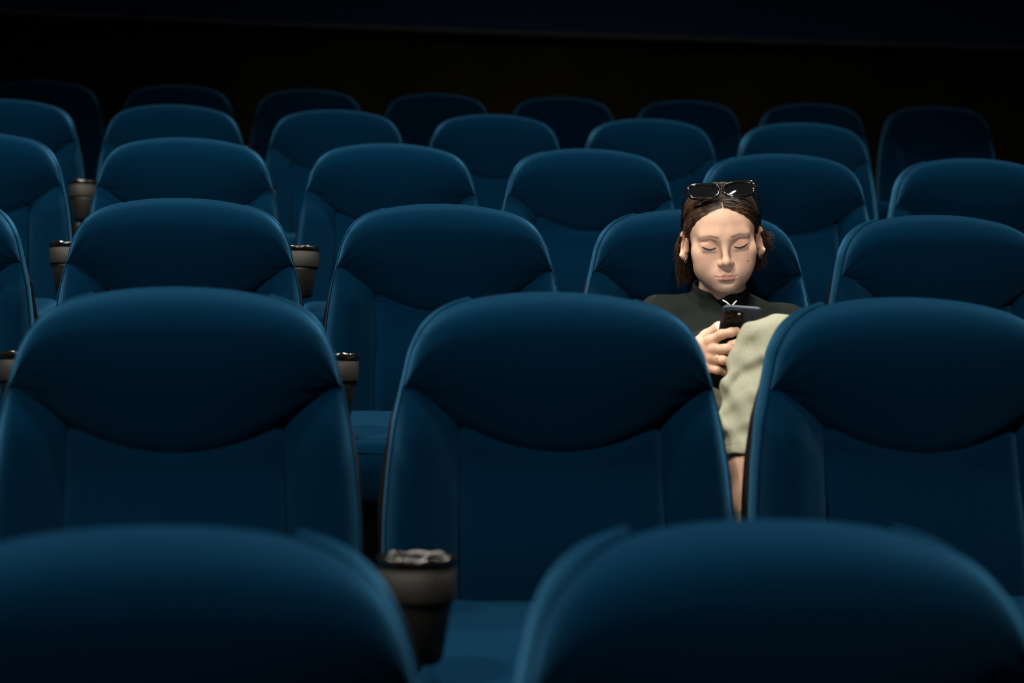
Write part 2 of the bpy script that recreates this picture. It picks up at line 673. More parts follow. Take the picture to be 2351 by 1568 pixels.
class Grid:
    def __init__(self, lo, hi, h):
        self.lo = np.array(lo, float)
        self.h = h
        n = [int(math.ceil((b - a) / h)) + 1 for a, b in zip(lo, hi)]
        self.x = (lo[0] + h * np.arange(n[0])).astype(F32)[:, None, None]
        self.y = (lo[1] + h * np.arange(n[1])).astype(F32)[None, :, None]
        self.z = (lo[2] + h * np.arange(n[2])).astype(F32)[None, None, :]


class Pts:
    def __init__(self, p):
        p = np.asarray(p, F32)
        self.x, self.y, self.z = p[:, 0], p[:, 1], p[:, 2]


def ell(g, c, r, rot=None):
    if rot is None:
        x, y, z = g.x - F32(c[0]), g.y - F32(c[1]), g.z - F32(c[2])
    else:
        R = np.array(Euler(rot).to_matrix().transposed(), F32)
        X, Y, Z = g.x - F32(c[0]), g.y - F32(c[1]), g.z - F32(c[2])
        x = R[0, 0] * X + R[0, 1] * Y + R[0, 2] * Z
        y = R[1, 0] * X + R[1, 1] * Y + R[1, 2] * Z
        z = R[2, 0] * X + R[2, 1] * Y + R[2, 2] * Z
    k0 = np.sqrt((x / F32(r[0])) ** 2 + (y / F32(r[1])) ** 2 + (z / F32(r[2])) ** 2)
    k1 = np.sqrt((x / F32(r[0] ** 2)) ** 2 + (y / F32(r[1] ** 2)) ** 2 + (z / F32(r[2] ** 2)) ** 2) + F32(1e-6)
    return k0 * (k0 - 1) / k1


def cap(g, a, b, ra, rb=None):
    rb = ra if rb is None else rb
    a, b = np.asarray(a, float), np.asarray(b, float)
    d = b - a
    L2 = float(d @ d) + 1e-12
    X, Y, Z = g.x - F32(a[0]), g.y - F32(a[1]), g.z - F32(a[2])
    t = np.clip((X * F32(d[0]) + Y * F32(d[1]) + Z * F32(d[2])) / F32(L2), 0, 1)
    return np.sqrt((X - t * F32(d[0])) ** 2 + (Y - t * F32(d[1])) ** 2 + (Z - t * F32(d[2])) ** 2) - (F32(ra) + t * F32(rb - ra))


def smin(a, b, k):
    h = np.clip(F32(0.5) + F32(0.5 / k) * (b - a), 0, 1)
    return b + (a - b) * h - F32(k) * h * (1 - h)


def smax(a, b, k):
    return -smin(-a, -b, k)


def chain(g, pts, rads, k=0.01):
    d = None
    for i in range(len(pts) - 1):
        c = cap(g, pts[i], pts[i + 1], rads[i], rads[i + 1])
        d = c if d is None else smin(d, c, k)
    return d


def surface_nets(v, g):
    s = v < 0
    nx, ny, nz = v.shape
    cnt = np.zeros((nx - 1, ny - 1, nz - 1), np.int8)
    offs = [(i, j, k) for i in (0, 1) for j in (0, 1) for k in (0, 1)]
    for (i, j, k) in offs:
        cnt += s[i:nx - 1 + i, j:ny - 1 + j, k:nz - 1 + k]
    act = (cnt > 0) & (cnt < 8)
    ci = np.argwhere(act)
    idx = np.full(act.shape, -1, np.int64)
    idx[act] = np.arange(len(ci))
    acc = np.zeros((len(ci), 3))
    num = np.zeros(len(ci))
    for a in offs:
        for ax in range(3):
            if a[ax]:
                continue
            b = list(a)
            b[ax] = 1
            va = v[ci[:, 0] + a[0], ci[:, 1] + a[1], ci[:, 2] + a[2]]
            vb = v[ci[:, 0] + b[0], ci[:, 1] + b[1], ci[:, 2] + b[2]]
            mk = (va < 0) != (vb < 0)
            t = np.where(mk, va / np.where(mk, va - vb, 1), 0)
            p = np.tile(np.array(a, float), (len(ci), 1))
            p[:, ax] += t
            acc[mk] += p[mk]
            num[mk] += 1
    verts = g.lo + g.h * (ci + acc / num[:, None])
    quads = []
    for ax in range(3):
        u, w = (ax + 1) % 3, (ax + 2) % 3
        sl0 = [slice(None)] * 3
        sl1 = [slice(None)] * 3
        sl0[ax], sl1[ax] = slice(0, -1), slice(1, None)
        ch = s[tuple(sl0)] != s[tuple(sl1)]
        e = np.argwhere(ch)
        ok = (e[:, u] > 0) & (e[:, w] > 0) & (e[:, u] < v.shape[u] - 1) & (e[:, w] < v.shape[w] - 1)
        e = e[ok]
        inside = s[tuple(e.T)]
        q = []
        for (du, dw) in ((-1, -1), (0, -1), (0, 0), (-1, 0)):
            c = e.copy()
            c[:, u] += du
            c[:, w] += dw
            q.append(idx[tuple(c.T)])
        q = np.stack(q, 1)
        q[~inside] = q[~inside][:, ::-1]
        quads.append(q)
    return verts, np.concatenate(quads)


def np_mesh(name, verts, quads, mats, parent=None, attrs=None):
    me = bpy.data.meshes.new(name)
    nv, nq = len(verts), len(quads)
    me.vertices.add(nv)
    me.vertices.foreach_set('co', np.asarray(verts, np.float32).ravel())
    me.loops.add(nq * 4)
    me.loops.foreach_set('vertex_index', np.asarray(quads, np.int32).ravel())
    me.polygons.add(nq)
    me.polygons.foreach_set('loop_start', np.arange(0, nq * 4, 4, dtype=np.int32))
    me.polygons.foreach_set('use_smooth', np.ones(nq, bool))
    me.update(calc_edges=True)
    me.validate()
    for mt in (mats if isinstance(mats, (list, tuple)) else [mats]):
        me.materials.append(mt)
    for k, arr in (attrs or {}).items():
        a = me.attributes.new(k, 'FLOAT', 'POINT')
        a.data.foreach_set('value', np.asarray(arr, np.float32))
    o = bpy.data.objects.new(name, me)
    COL.objects.link(o)
    if parent is not None:
        o.parent = parent
    return o


def sstep(a, b, x):
    t = np.clip((x - a) / (b - a), 0, 1)
    return t * t * (3 - 2 * t)


# ------------------------------------------------------------------ the woman: frames
HEAD_C = at(1657, 544, 2.925)                       # middle of the head at eye level
_v = HEAD_C - CAM
_v[2] = 0
_v /= np.linalg.norm(_v)
E2 = _v                                            # away from the camera
E1 = np.array([_v[1], -_v[0], 0.0])                # to the right in the picture
E3 = np.array([0, 0, 1.0])
FRAME = Matrix(((E1[0], E2[0], E3[0]), (E1[1], E2[1], E3[1]), (E1[2], E2[2], E3[2])))
HEAD_R = FRAME @ Euler((math.radians(9.0), 0, 0)).to_matrix() @ Euler((0, math.radians(-4.5), 0)).to_matrix() @ Euler((0, 0, math.radians(5.0))).to_matrix()
HR = np.array(HEAD_R)


def head_to_world(p):
    return HEAD_C + np.asarray(p) @ HR.T


def to_frame(p):
    """world point -> body frame (right, back, up) about the head centre"""
    d = np.asarray(p) - HEAD_C
    return np.array([d @ E1, d @ E2, d @ E3])


def fr(x, y, w):
    return to_frame(at(x, y, w))


def frame_to_world(p):
    p = np.asarray(p)
    return HEAD_C + p[..., 0:1] * E1 + p[..., 1:2] * E2 + p[..., 2:3] * E3


# ------------------------------------------------------------------ skin, hair and cloth materials
def attr_mix(mt, attr, color, prev=None, bsdf='Principled BSDF'):
    nt = mt.node_tree
    b = nt.nodes[bsdf]
    at_ = nt.nodes.new('ShaderNodeAttribute')
    at_.attribute_name = attr
    mx = nt.nodes.new('ShaderNodeMix')
    mx.data_type = 'RGBA'
    nt.links.new(at_.outputs['Fac'], mx.inputs['Factor'])
    src = b.inputs['Base Color']
    if src.is_linked:
        nt.links.new(src.links[0].from_socket, mx.inputs['A'])
    else:
        mx.inputs['A'].default_value = src.default_value
    mx.inputs['B'].default_value = (*color, 1)
    nt.links.new(mx.outputs['Result'], b.inputs['Base Color'])


M['skin'] = add_noise(new_mat('skin', (0.62, 0.40, 0.29), 0.55, spec=0.3), (0.54, 0.338, 0.242), (0.60, 0.388, 0.282), 60, 4, bump=0.05, bump_scale=700)
_b = M['skin'].node_tree.nodes['Principled BSDF']
_b.inputs['Subsurface Weight'].default_value = 0.25
_b.inputs['Subsurface Radius'].default_value = (0.012, 0.005, 0.003)
_b.inputs['Subsurface Scale'].default_value = 0.35
attr_mix(M['skin'], 'blush', (0.62, 0.30, 0.22))
attr_mix(M['skin'], 'lip', (0.50, 0.205, 0.155))
attr_mix(M['skin'], 'brow', (0.10, 0.055, 0.035))
attr_mix(M['skin'], 'mole', (0.06, 0.025, 0.02))
M['hair'] = add_noise(new_mat('brown_hair', (0.05, 0.026, 0.013), 0.42, spec=0.5), (0.009, 0.0045, 0.0026), (0.078, 0.038, 0.018), 48, 4)
M['hair_cap'] = new_mat('brown_hair_under', (0.022, 0.012, 0.007), 0.7, spec=0.2)
M['lash'] = new_mat('dark_lashes', (0.012, 0.007, 0.005), 0.6)
M['shirt'] = add_noise(new_mat('dark_green_shirt', (0.02, 0.027, 0.023), 0.92, spec=0.15), (0.0055, 0.0082, 0.0070), (0.0095, 0.0130, 0.0112), 500, 3, bump=0.3, bump_scale=700)
M['shorts'] = add_noise(new_mat('khaki_cotton', (0.36, 0.36, 0.26), 0.9, spec=0.2), (0.225, 0.228, 0.170), (0.285, 0.288, 0.215), 350, 3, bump=0.25, bump_scale=900)
M['sock'] = add_noise(new_mat('grey_sock', (0.12, 0.13, 0.11), 0.95), (0.09, 0.10, 0.085), (0.16, 0.17, 0.14), 600, 2)
M['shoe'] = new_mat('pale_shoe', (0.35, 0.36, 0.33), 0.6)
M['gold'] = new_mat('gold', (0.9, 0.68, 0.32), 0.22, metal=1.0)
M['silver'] = new_mat('silver', (0.85, 0.85, 0.82), 0.25, metal=1.0)
M['cord'] = new_mat('pale_zip_cord', (0.55, 0.56, 0.55), 0.6)


# ------------------------------------------------------------------ head
def face_sdf(g):
    d = ell(g, (0, 0.022, 0.029), (0.0710, 0.088, 0.071))
    d = smin(d, ell(g, (0, -0.022, 0.020), (0.0600, 0.0575, 0.062)), 0.02)         # forehead
    d = smin(d, ell(g, (0, -0.022, -0.030), (0.0610, 0.0505, 0.060)), 0.02)        # mid face
    for s in (-1, 1):
        d = smin(d, ell(g, (s * 0.041, -0.045, -0.022), (0.022, 0.023, 0.018)), 0.020)   # cheekbone
        d = smin(d, ell(g, (s * 0.031, -0.050, -0.050), (0.027, 0.0235, 0.030)), 0.020)  # cheek
        d = smin(d, ell(g, (s * 0.040, -0.008, -0.062), (0.018, 0.028, 0.022)), 0.022)   # jaw angle
    d = smin(d, ell(g, (0, -0.036, -0.078), (0.040, 0.038, 0.024)), 0.024)          # jaw
    d = smin(d, ell(g, (0, -0.063, -0.090), (0.021, 0.0165, 0.0140)), 0.018)         # chin
    d = smin(d, ell(g, (0, -0.064, -0.063), (0.027, 0.0195, 0.020)), 0.018)          # muzzle
    for s in (-1, 1):                                                                # sockets and brow
        d = smax(d, -ell(g, (s * 0.0305, -0.0920, -0.0015), (0.0200, 0.0125, 0.0110)), 0.018)
        d = smin(d, cap(g, (s * 0.014, -0.0735, 0.0145), (s * 0.041, -0.0630, 0.0150), 0.0045, 0.0035), 0.022)
    # nose
    d = smin(d, cap(g, (0, -0.0765, 0.004), (0, -0.0915, -0.0310), 0.0050, 0.0062), 0.014)
    d = smin(d, ell(g, (0, -0.0935, -0.0355), (0.0078, 0.0088, 0.0072)), 0.009)
    for s in (-1, 1):
        d = smin(d, ell(g, (s * 0.0092, -0.0838, -0.0390), (0.0056, 0.0082, 0.0052)), 0.009)
        d = smax(d, -ell(g, (s * 0.0052, -0.0905, -0.0442), (0.0032, 0.0046, 0.0026)), 0.002)
        # upper lid drawn down over the eye, with a shallow crease above it
        d = smin(d, ell(g, (s * 0.0305, -0.0608, -0.0035), (0.0172, 0.0142, 0.0112)), 0.006)
        d = smax(d, -chain(g, [(s * 0.0185, -0.0752, 0.0050), (s * 0.0300, -0.0775, 0.0080), (s * 0.0455, -0.0690, 0.0045)], [0.0010, 0.0012, 0.0008], 0.002), 0.005)
        # lower lid and the soft hollow below it
        d = smin(d, cap(g, (s * 0.0205, -0.0722, -0.0118), (s * 0.0410, -0.0690, -0.0112), 0.0028), 0.008)
    # philtrum and lips
    d = smax(d, -cap(g, (0, -0.0880, -0.0505), (0, -0.0900, -0.0585), 0.0020), 0.005)
    d = smin(d, lips_sdf(g), 0.0045)
    for s in (-1, 1):
        d = smax(d, -chain(g, [(s * 0.0218, -0.0800, -0.0660), (s * 0.012, -0.0880, -0.0662), (0, -0.0905, -0.0656)], [0.0007, 0.0010, 0.0010], 0.001), 0.002)
    d = smax(d, -ell(g, (0, -0.0860, -0.0795), (0.014, 0.0050, 0.0034)), 0.007)     # dip under the lower lip
    return d


def lips_sdf(g):
    d = None
    for s in (-1, 1):
        c = chain(g, [(s * 0.0005, -0.0842, -0.0625), (s * 0.0060, -0.0838, -0.0620), (s * 0.0215, -0.0740, -0.0656)], [0.0036, 0.0036, 0.0010], 0.004)
        d = c if d is None else smin(d, c, 0.003)
        c = chain(g, [(0, -0.0828, -0.0702), (s * 0.009, -0.0812, -0.0698), (s * 0.0198, -0.0740, -0.0664)], [0.0052, 0.0047, 0.0012], 0.004)
        d = smin(d, c, 0.003)
    return d


def ear_sdf(g, s):
    rot = (math.radians(-8), 0, math.radians(s * 38))
    d = ell(g, (s * 0.0785, 0.012, -0.013), (0.0052, 0.0180, 0.0290), rot)
    d = smin(d, ell(g, (s * 0.0755, 0.006, -0.0350), (0.0040, 0.0075, 0.0085), rot), 0.010)
    d = smax(d, -ell(g, (s * 0.0840, 0.0035, -0.0135), (0.0050, 0.0095, 0.0170), rot), 0.005)
    d = smax(d, -ell(g, (s * 0.0868, 0.0095, 0.0010), (0.0042, 0.0090, 0.0110), rot), 0.005)
    d = smin(d, cap(g, (s * 0.070, 0.001, 0.000), (s * 0.0715, 0.002, -0.024), 0.0040), 0.008)
    return d


def build_head():
    g = Grid((-0.103, -0.108, -0.185), (0.103, 0.115, 0.104), 0.00125)
    d = face_sdf(g)
    # neck
    d = smin(d, cap(g, (0, 0.022, -0.055), (0, 0.050, -0.20), 0.046, 0.052), 0.022)
    for s in (-1, 1):
        d = smin(d, ear_sdf(g, s), 0.004)
    v, q = surface_nets(d.astype(F32), g)
    pt = Pts(v)
    ax = np.abs(v[:, 0])
    zl = -0.0660
    zu = zl + 0.0062 * np.clip(1 - (ax / 0.0225) ** 1.5, 0, 1) - 0.0012 * np.exp(-(ax / 0.0028) ** 2)
    zd = zl - 0.0098 * np.clip(1 - (ax / 0.0200) ** 2, 0, 1)
    lip = sstep(-0.0006, 0.0008, zu - v[:, 2]) * sstep(-0.0006, 0.0008, v[:, 2] - zd) * (ax < 0.0245) * (v[:, 1] < -0.064) * 0.85
    brow = np.zeros(len(v))
    for s in (-1, 1):
        for (a, b, ra, rb) in (((s * 0.0140, -0.085, 0.0138), (s * 0.029, -0.081, 0.0175), 0.0024, 0.0023),
                               ((s * 0.029, -0.081, 0.0175), (s * 0.0475, -0.066, 0.0138), 0.0023, 0.0008)):
            dd = cap(pt, a, b, ra + 0.004, rb + 0.004)
            # measure in the picture plane only: compare x,z
            ax, az, bx, bz = a[0], a[2], b[0], b[2]
            t = np.clip(((v[:, 0] - ax) * (bx - ax) + (v[:, 2] - az) * (bz - az)) / ((bx - ax) ** 2 + (bz - az) ** 2), 0, 1)
            r = np.hypot(v[:, 0] - ax - t * (bx - ax), v[:, 2] - az - t * (bz - az)) - (ra + t * (rb - ra))
            brow = np.maximum(brow, (1 - sstep(-0.0022, 0.0012, r)) * 0.78 * (v[:, 1] < -0.04))
    blush = np.zeros(len(v))
    for s in (-1, 1):
        blush += 0.35 * np.exp(-((v[:, 0] - s * 0.040) ** 2 + (v[:, 2] + 0.035) ** 2) / 0.018 ** 2) * (v[:, 1] < -0.02)
        blush += 0.9 * np.exp(-((v[:, 0] - s * 0.080) ** 2 / 0.012 ** 2 + (v[:, 2] - 0.002) ** 2 / 0.02 ** 2))
        blush += 0.55 * np.exp(-((v[:, 0] - s * 0.031) ** 2 / 0.015 ** 2 + (v[:, 2] - 0.002) ** 2 / 0.008 ** 2)) * (v[:, 1] < -0.04)
    blush += 0.45 * np.exp(-(v[:, 0] ** 2 + (v[:, 2] + 0.042) ** 2) / 0.012 ** 2) * (v[:, 1] < -0.07)
    mole = np.zeros(len(v))
    for (mx, mz, mr) in ((0.0440, -0.0385, 0.0014), (0.0285, -0.0700, 0.0009), (-0.0105, -0.0860, 0.0008)):
        r = np.hypot(v[:, 0] - mx, v[:, 2] - mz)
        mole = np.maximum(mole, (1 - sstep(mr * 0.6, mr * 1.3, r)) * (v[:, 1] < -0.03))
    return head_to_world(v), q, dict(lip=lip, brow=brow, blush=np.clip(blush, 0, 1), mole=mole)


# ------------------------------------------------------------------ hands
def hands_sdf(g):
    W = 2.575
    wrist = fr(1572, 812, 2.60)
    K = [fr(1631, 783, 2.566), fr(1639, 802, 2.562), fr(1636, 822, 2.566), fr(1622, 843, 2.574)]
    d = None
    for i, k in enumerate(K):
        base = wrist + (k - wrist) * 0.12 + np.array([0, 0, (1.5 - i) * 0.004])
        c = cap(g, base, k, 0.0125, 0.0098)
        d = c if d is None else smin(d, c, 0.012)
    fingers = [
        ([K[0], fr(1656, 768, 2.553), fr(1679, 763, 2.553), fr(1691, 760, 2.557)], [0.0098, 0.0086, 0.0080, 0.0070]),
        ([K[1], fr(1667, 801, 2.548), fr(1686, 806, 2.552), fr(1698, 812, 2.562)], [0.0096, 0.0086, 0.0080, 0.0070]),
        ([K[2], fr(1661, 827, 2.550), fr(1680, 832, 2.556), fr(1690, 838, 2.566)], [0.0092, 0.0082, 0.0076, 0.0066]),
        ([K[3], fr(1647, 849, 2.560), fr(1663, 853, 2.565), fr(1672, 857, 2.574)], [0.0086, 0.0075, 0.0070, 0.0060]),
    ]
    f = None
    for p, r in fingers:
        c = chain(g, p, r, 0.004)
        f = c if f is None else smin(f, c, 0.0022)
    d = smin(d, f, 0.006)
    for k in K:                                     # knuckles
        d = smin(d, ell(g, k + np.array([-0.002, -0.004, 0.002]), (0.007, 0.006, 0.007)), 0.006)
    # thumb, on the screen side of the phone
    d = smin(d, chain(g, [fr(1590, 800, 2.605), fr(1622, 772, 2.612), fr(1650, 752, 2.600), fr(1668, 744, 2.592)], [0.0135, 0.0115, 0.0098, 0.0078], 0.006), 0.010)
    # forearm stub into the sleeve
    d = smin(d, cap(g, wrist, fr(1535, 862, 2.67), 0.0215, 0.026), 0.014)
    # left hand, mostly behind the knee, its fingers under the phone
    w2 = fr(1785, 846, 2.60)
    K2 = [fr(1738, 797, 2.575), fr(1736, 816, 2.572), fr(1739, 834, 2.576), fr(1746, 850, 2.584)]
    e = None
    for i, k in enumerate(K2):
        c = cap(g, w2 + (k - w2) * 0.12, k, 0.0125, 0.0098)
        e = c if e is None else smin(e, c, 0.012)
    fl = [([K2[0], fr(1712, 791, 2.549), fr(1690, 790, 2.551), fr(1677, 791, 2.553)], [0.0096, 0.0085, 0.0080, 0.0070]),
          ([K2[1], fr(1718, 822, 2.560), fr(1706, 822, 2.566), fr(1700, 823, 2.574)], [0.0096, 0.0084, 0.0078, 0.0068]),
          ([K2[2], fr(1720, 842, 2.564), fr(1707, 844, 2.570), fr(1700, 846, 2.578)], [0.0092, 0.0080, 0.0075, 0.0065]),
          ([K2[3], fr(1728, 858, 2.574), fr(1718, 860, 2.578), fr(1710, 862, 2.584)], [0.0086, 0.0074, 0.0068, 0.0060])]
    for p, r in fl:
        e = smin(e, chain(g, p, r, 0.004), 0.0035)
    e = smin(e, chain(g, [fr(1772, 815, 2.60), fr(1752, 778, 2.603), fr(1735, 757, 2.595)], [0.0130, 0.0110, 0.0080], 0.006), 0.010)
    e = smin(e, cap(g, w2, fr(1820, 880, 2.69), 0.0215, 0.026), 0.014)
    return np.minimum(d, e)


def build_hands():
    pts = np.array([fr(1530, 880, 2.68), fr(1830, 900, 2.70), fr(1650, 735, 2.54), fr(1700, 880, 2.54), fr(1535, 862, 2.70)])
    lo, hi = pts.min(0) - 0.02, pts.max(0) + 0.02
    g = Grid(lo, hi, 0.0014)
    v, q = surface_nets(np.asarray(hands_sdf(g), F32), g)
    return frame_to_world(v), q


# ------------------------------------------------------------------ body joints (body frame: right, back, up)
SH_R, SH_L = fr(1514, 746, 2.975), fr(1800, 762, 2.985)
EL_R, EL_L = fr(1520, 905, 2.74), fr(1852, 905, 2.77)
WR_R, WR_L = fr(1572, 812, 2.60), fr(1785, 846, 2.60)
PELV = np.array([0.01, -0.245, -0.268])
KNEE_L, CALF_L, HEM_L = fr(1791, 806, 2.43), fr(1748, 925, 2.395), fr(1723, 1068, 2.345)
SOCK_L, ANK_L = fr(1733, 1160, 2.315), fr(1742, 1300, 2.285)
TOE_L = ANK_L + np.array([-0.01, -0.07, -0.17])
KNEE_R = fr(1556, 1015, 2.37)
ANK_R = KNEE_R + np.array([-0.01, 0.06, -0.36])
TOE_R = ANK_R + np.array([-0.01, -0.16, -0.05])


def torso_sdf(g, off=0.0):
    o = off
    d = ell(g, (0.0, 0.055, -0.225), (0.135 + o, 0.085 + o, 0.095 + o))
    d = smin(d, ell(g, (0.0, -0.06, -0.245), (0.128 + o, 0.12 + o, 0.080 + o)), 0.05)
    d = smin(d, ell(g, PELV, (0.145 + o, 0.105 + o, 0.078 + o)), 0.05)
    for S_ in (SH_R, SH_L):
        d = smin(d, cap(g, (0.0, 0.075, -0.180), S_, 0.045 + o, 0.043 + o), 0.03)
    return d


def build_body():
    """torso, arms and legs under the clothes"""
    pts = np.array([SH_R, SH_L, EL_R, EL_L, KNEE_L, KNEE_R, ANK_L, ANK_R, TOE_L, TOE_R, PELV])
    g = Grid(pts.min(0) - 0.11, pts.max(0) + 0.12, 0.006)
    d = torso_sdf(g, -0.004)
    d = smin(d, cap(g, (0, 0.045, -0.10), (0, 0.078, -0.19), 0.044, 0.05), 0.03)
    for s_, e_, w_ in ((SH_R, EL_R, WR_R), (SH_L, EL_L, WR_L)):
        d = smin(d, chain(g, [s_, e_, e_ + (w_ - e_) * 0.75], [0.040, 0.034, 0.024], 0.02), 0.03)
    d = smin(d, chain(g, [PELV + [0.085, 0, -0.01], KNEE_L, CALF_L, HEM_L], [0.066, 0.046, 0.043, 0.037], 0.03), 0.04)
    d = smin(d, chain(g, [HEM_L, SOCK_L, ANK_L], [0.038, 0.0325, 0.026], 0.02), 0.010)
    d = smin(d, chain(g, [ANK_L, TOE_L], [0.027, 0.022], 0.02), 0.015)
    d = smin(d, chain(g, [PELV + [-0.085, 0, -0.01], KNEE_R, ANK_R, TOE_R], [0.070, 0.052, 0.030, 0.022], 0.03), 0.04)
    v, q = surface_nets(np.asarray(d, F32), g)
    return frame_to_world(v), q


def wrinkle(g, f, seed, amp):
    """soft directional cloth folds"""
    r = random.Random(seed)
    t = 0
    for k in range(4):
        a = [r.uniform(-1, 1) for _ in range(3)]
        n = math.sqrt(sum(c * c for c in a))
        a = [c / n * f * (1.5 ** k) for c in a]
        b = [r.uniform(-1, 1) * f * 0.6 for _ in range(3)]
        ph = r.uniform(0, 6)
        w = np.sin(F32(b[0]) * g.x + F32(b[1]) * g.y + F32(b[2]) * g.z + F32(ph))
        t = t + np.sin(F32(a[0]) * g.x + F32(a[1]) * g.y + F32(a[2]) * g.z + 1.6 * w) * F32(amp / (1.4 ** k))
    return t


def build_shirt():
    pts = np.array([SH_R, SH_L, EL_R, EL_L, PELV + [0, -0.12, 0], WR_R, WR_L])
    g = Grid(pts.min(0) - 0.075, pts.max(0) + [0.075, 0.11, 0.10], 0.0036)
    d = smin(torso_sdf(g, 0.012), ell(g, PELV + [0, -0.02, 0.012], (0.150, 0.125, 0.092)), 0.02)
    for s_, e_, w_ in ((SH_R, EL_R, WR_R), (SH_L, EL_L, WR_L)):
        d = smin(d, chain(g, [s_, e_, e_ + (w_ - e_) * 0.66], [0.056, 0.050, 0.037], 0.02), 0.022)
    d = d + wrinkle(g, 38.0, 5, 0.0032)
    # hem across the lap
    hem = F32(0.80) * (-g.y - F32(0.345)) + F32(0.6) * (-g.z - F32(0.285))
    d = smax(d, hem, 0.01)
    # stand collar: a short sleeve of cloth round the neck, open at the front
    a, b = (0, 0.024, -0.065), (0, 0.072, -0.185)
    col = smax(cap(g, a, b, 0.0545, 0.064), -cap(g, a, b, 0.0490, 0.052), 0.003)
    top = g.z - (F32(-0.112) + F32(0.30) * g.y - F32(0.10) * g.x - F32(0.016) * np.exp(-(g.x / F32(0.012)) ** 2) * (g.y < 0.03))
    col = smax(col, top, 0.004)
    d = smin(d, col, 0.010)
    # keep the neck opening free
    d = smax(d, -smax(cap(g, a, b, 0.0475, 0.048), -F32(0.192) - g.z, 0.004), 0.003)
    v, q = surface_nets(np.asarray(d, F32), g)
    return frame_to_world(v), q


def build_shorts():
    pts = np.array([PELV, KNEE_L, KNEE_R, HEM_L])
    g = Grid(pts.min(0) - 0.10, pts.max(0) + [0.17, 0.19, 0.10], 0.0032)
    d = smin(ell(g, PELV + [0, 0, -0.004], (0.155, 0.112, 0.080)), cap(g, PELV + [-0.07, -0.02, -0.01], PELV + [0.07, -0.02, -0.01], 0.075), 0.03)
    leg = chain(g, [PELV + [0.09, 0, -0.01], KNEE_L], [0.082, 0.060], 0.03)
    low = chain(g, [KNEE_L, CALF_L, HEM_L], [0.060, 0.0555, 0.0450], 0.02)
    # slack cloth hanging beside the calf and a fold over the knee
    fold = ell(g, fr(1672, 882, 2.40), (0.016, 0.030, 0.020), (0, 0.5, 0))
    low = smin(low, fold, 0.016)
    low = smin(low, cap(g, fr(1716, 752, 2.42), fr(1690, 835, 2.405), 0.010, 0.012), 0.03)
    d = smin(d, smin(leg, low, 0.02), 0.04)
    d = smin(d, chain(g, [PELV + [-0.085, 0, -0.03], KNEE_R, KNEE_R + [-0.003, 0.015, -0.10]], [0.072, 0.064, 0.060], 0.03), 0.03)
    w = wrinkle(g, 55.0, 11, 0.0020)
    d = d + w
    # diagonal folds pulled across the front of the knee
    for (pa, pb, amp, wd) in (((1656, 876, 2.385), (1748, 818, 2.365), 0.0050, 0.0060), ((1706, 776, 2.39), (1772, 745, 2.39), 0.0030, 0.0060),
                              ((1668, 935, 2.365), (1730, 905, 2.34), 0.0026, 0.0060), ((1672, 985, 2.34), (1730, 968, 2.32), 0.0024, 0.0050)):
        A_, B_ = fr(*pa), fr(*pb)
        r = cap(g, A_, B_, 0.0)
        up = cap(g, A_ + [0, 0, -0.014], B_ + [0, 0, -0.014], 0.0)
        d = d - F32(amp) * np.exp(-(r / F32(wd * 2.2)) ** 2) + F32(amp * 0.9) * np.exp(-(up / F32(wd * 2.2)) ** 2)
    # hem: cut below, with a stitched cuff band
    ax = (HEM_L - CALF_L) / np.linalg.norm(HEM_L - CALF_L)
    pl = (g.x - F32(HEM_L[0])) * F32(ax[0]) + (g.y - F32(HEM_L[1])) * F32(ax[1]) + (g.z - F32(HEM_L[2])) * F32(ax[2])
    near = cap(g, CALF_L, HEM_L + ax * 0.08, 0.13)
    band = np.exp(-((pl + F32(0.016)) / F32(0.0016)) ** 2) * F32(0.0016)
    d = d + np.where(near < 0, band, 0)
    cut = np.where(near < 0, pl, F32(-1))
    d = np.maximum(d, cut)
    v, q = surface_nets(np.asarray(d, F32), g)
    return frame_to_world(v), q


def join(parts, names=()):
    V, Q, A, off = [], [], {n: [] for n in names}, 0
    for v, q, at_ in parts:
        V.append(v)
        Q.append(q + off)
        off += len(v)
        for n in names:
            A[n].append(at_.get(n, np.zeros(len(v))))
    return np.concatenate(V), np.concatenate(Q), {n: np.concatenate(a) for n, a in A.items()}


hv, hq, hat = build_head()
bv, bq = build_body()
nv_, nq_ = build_hands()
V, Q, A = join([(hv, hq, hat), (bv, bq, {}), (nv_, nq_, {})], ('lip', 'brow', 'blush', 'mole'))
person = np_mesh('person', V, Q, M['skin'], None, A)
tag(person, 'woman slouched in a seat looking down at her phone, one knee raised', 'person')

v, q = build_shirt()
np_mesh('shirt', v, q, M['shirt'], person)['label'] = 'dark green stand-collar long-sleeved top'
v, q = build_shorts()
np_mesh('shorts', v, q, M['shorts'], person)['label'] = 'loose khaki shorts reaching below the knee'


def fsdf_mesh(name, fn, lo, hi, h, mat, parent):
    g = Grid(lo, hi, h)
    v, q = surface_nets(np.asarray(fn(g), F32), g)
    return np_mesh(name, frame_to_world(v), q, mat, parent)


def sock(g):
    d = chain(g, [SOCK_L, ANK_L], [0.0365, 0.031], 0.01)
    return smax(d, (g.z - F32(SOCK_L[2])), 0.002)


fsdf_mesh('sock', sock, ANK_L - 0.05, np.maximum(SOCK_L, ANK_L) + 0.05, 0.003, M['sock'], person)['label'] = 'grey crew sock'


def shoe(A_, T_):
    def f(g):
        d = chain(g, [A_ + [0, 0.012, -0.005], A_ + (T_ - A_) * 0.5, T_], [0.040, 0.038, 0.030], 0.03)
        return smin(d, cap(g, A_ + [0, 0.02, -0.03], T_, 0.032, 0.030), 0.02)
    lo = np.minimum(A_, T_) - 0.07
    hi = np.maximum(A_, T_) + 0.07
    return fsdf_mesh('shoe', f, lo, hi, 0.004, M['shoe'], person)


shoe(ANK_L, TOE_L)
shoe(ANK_R, TOE_R)

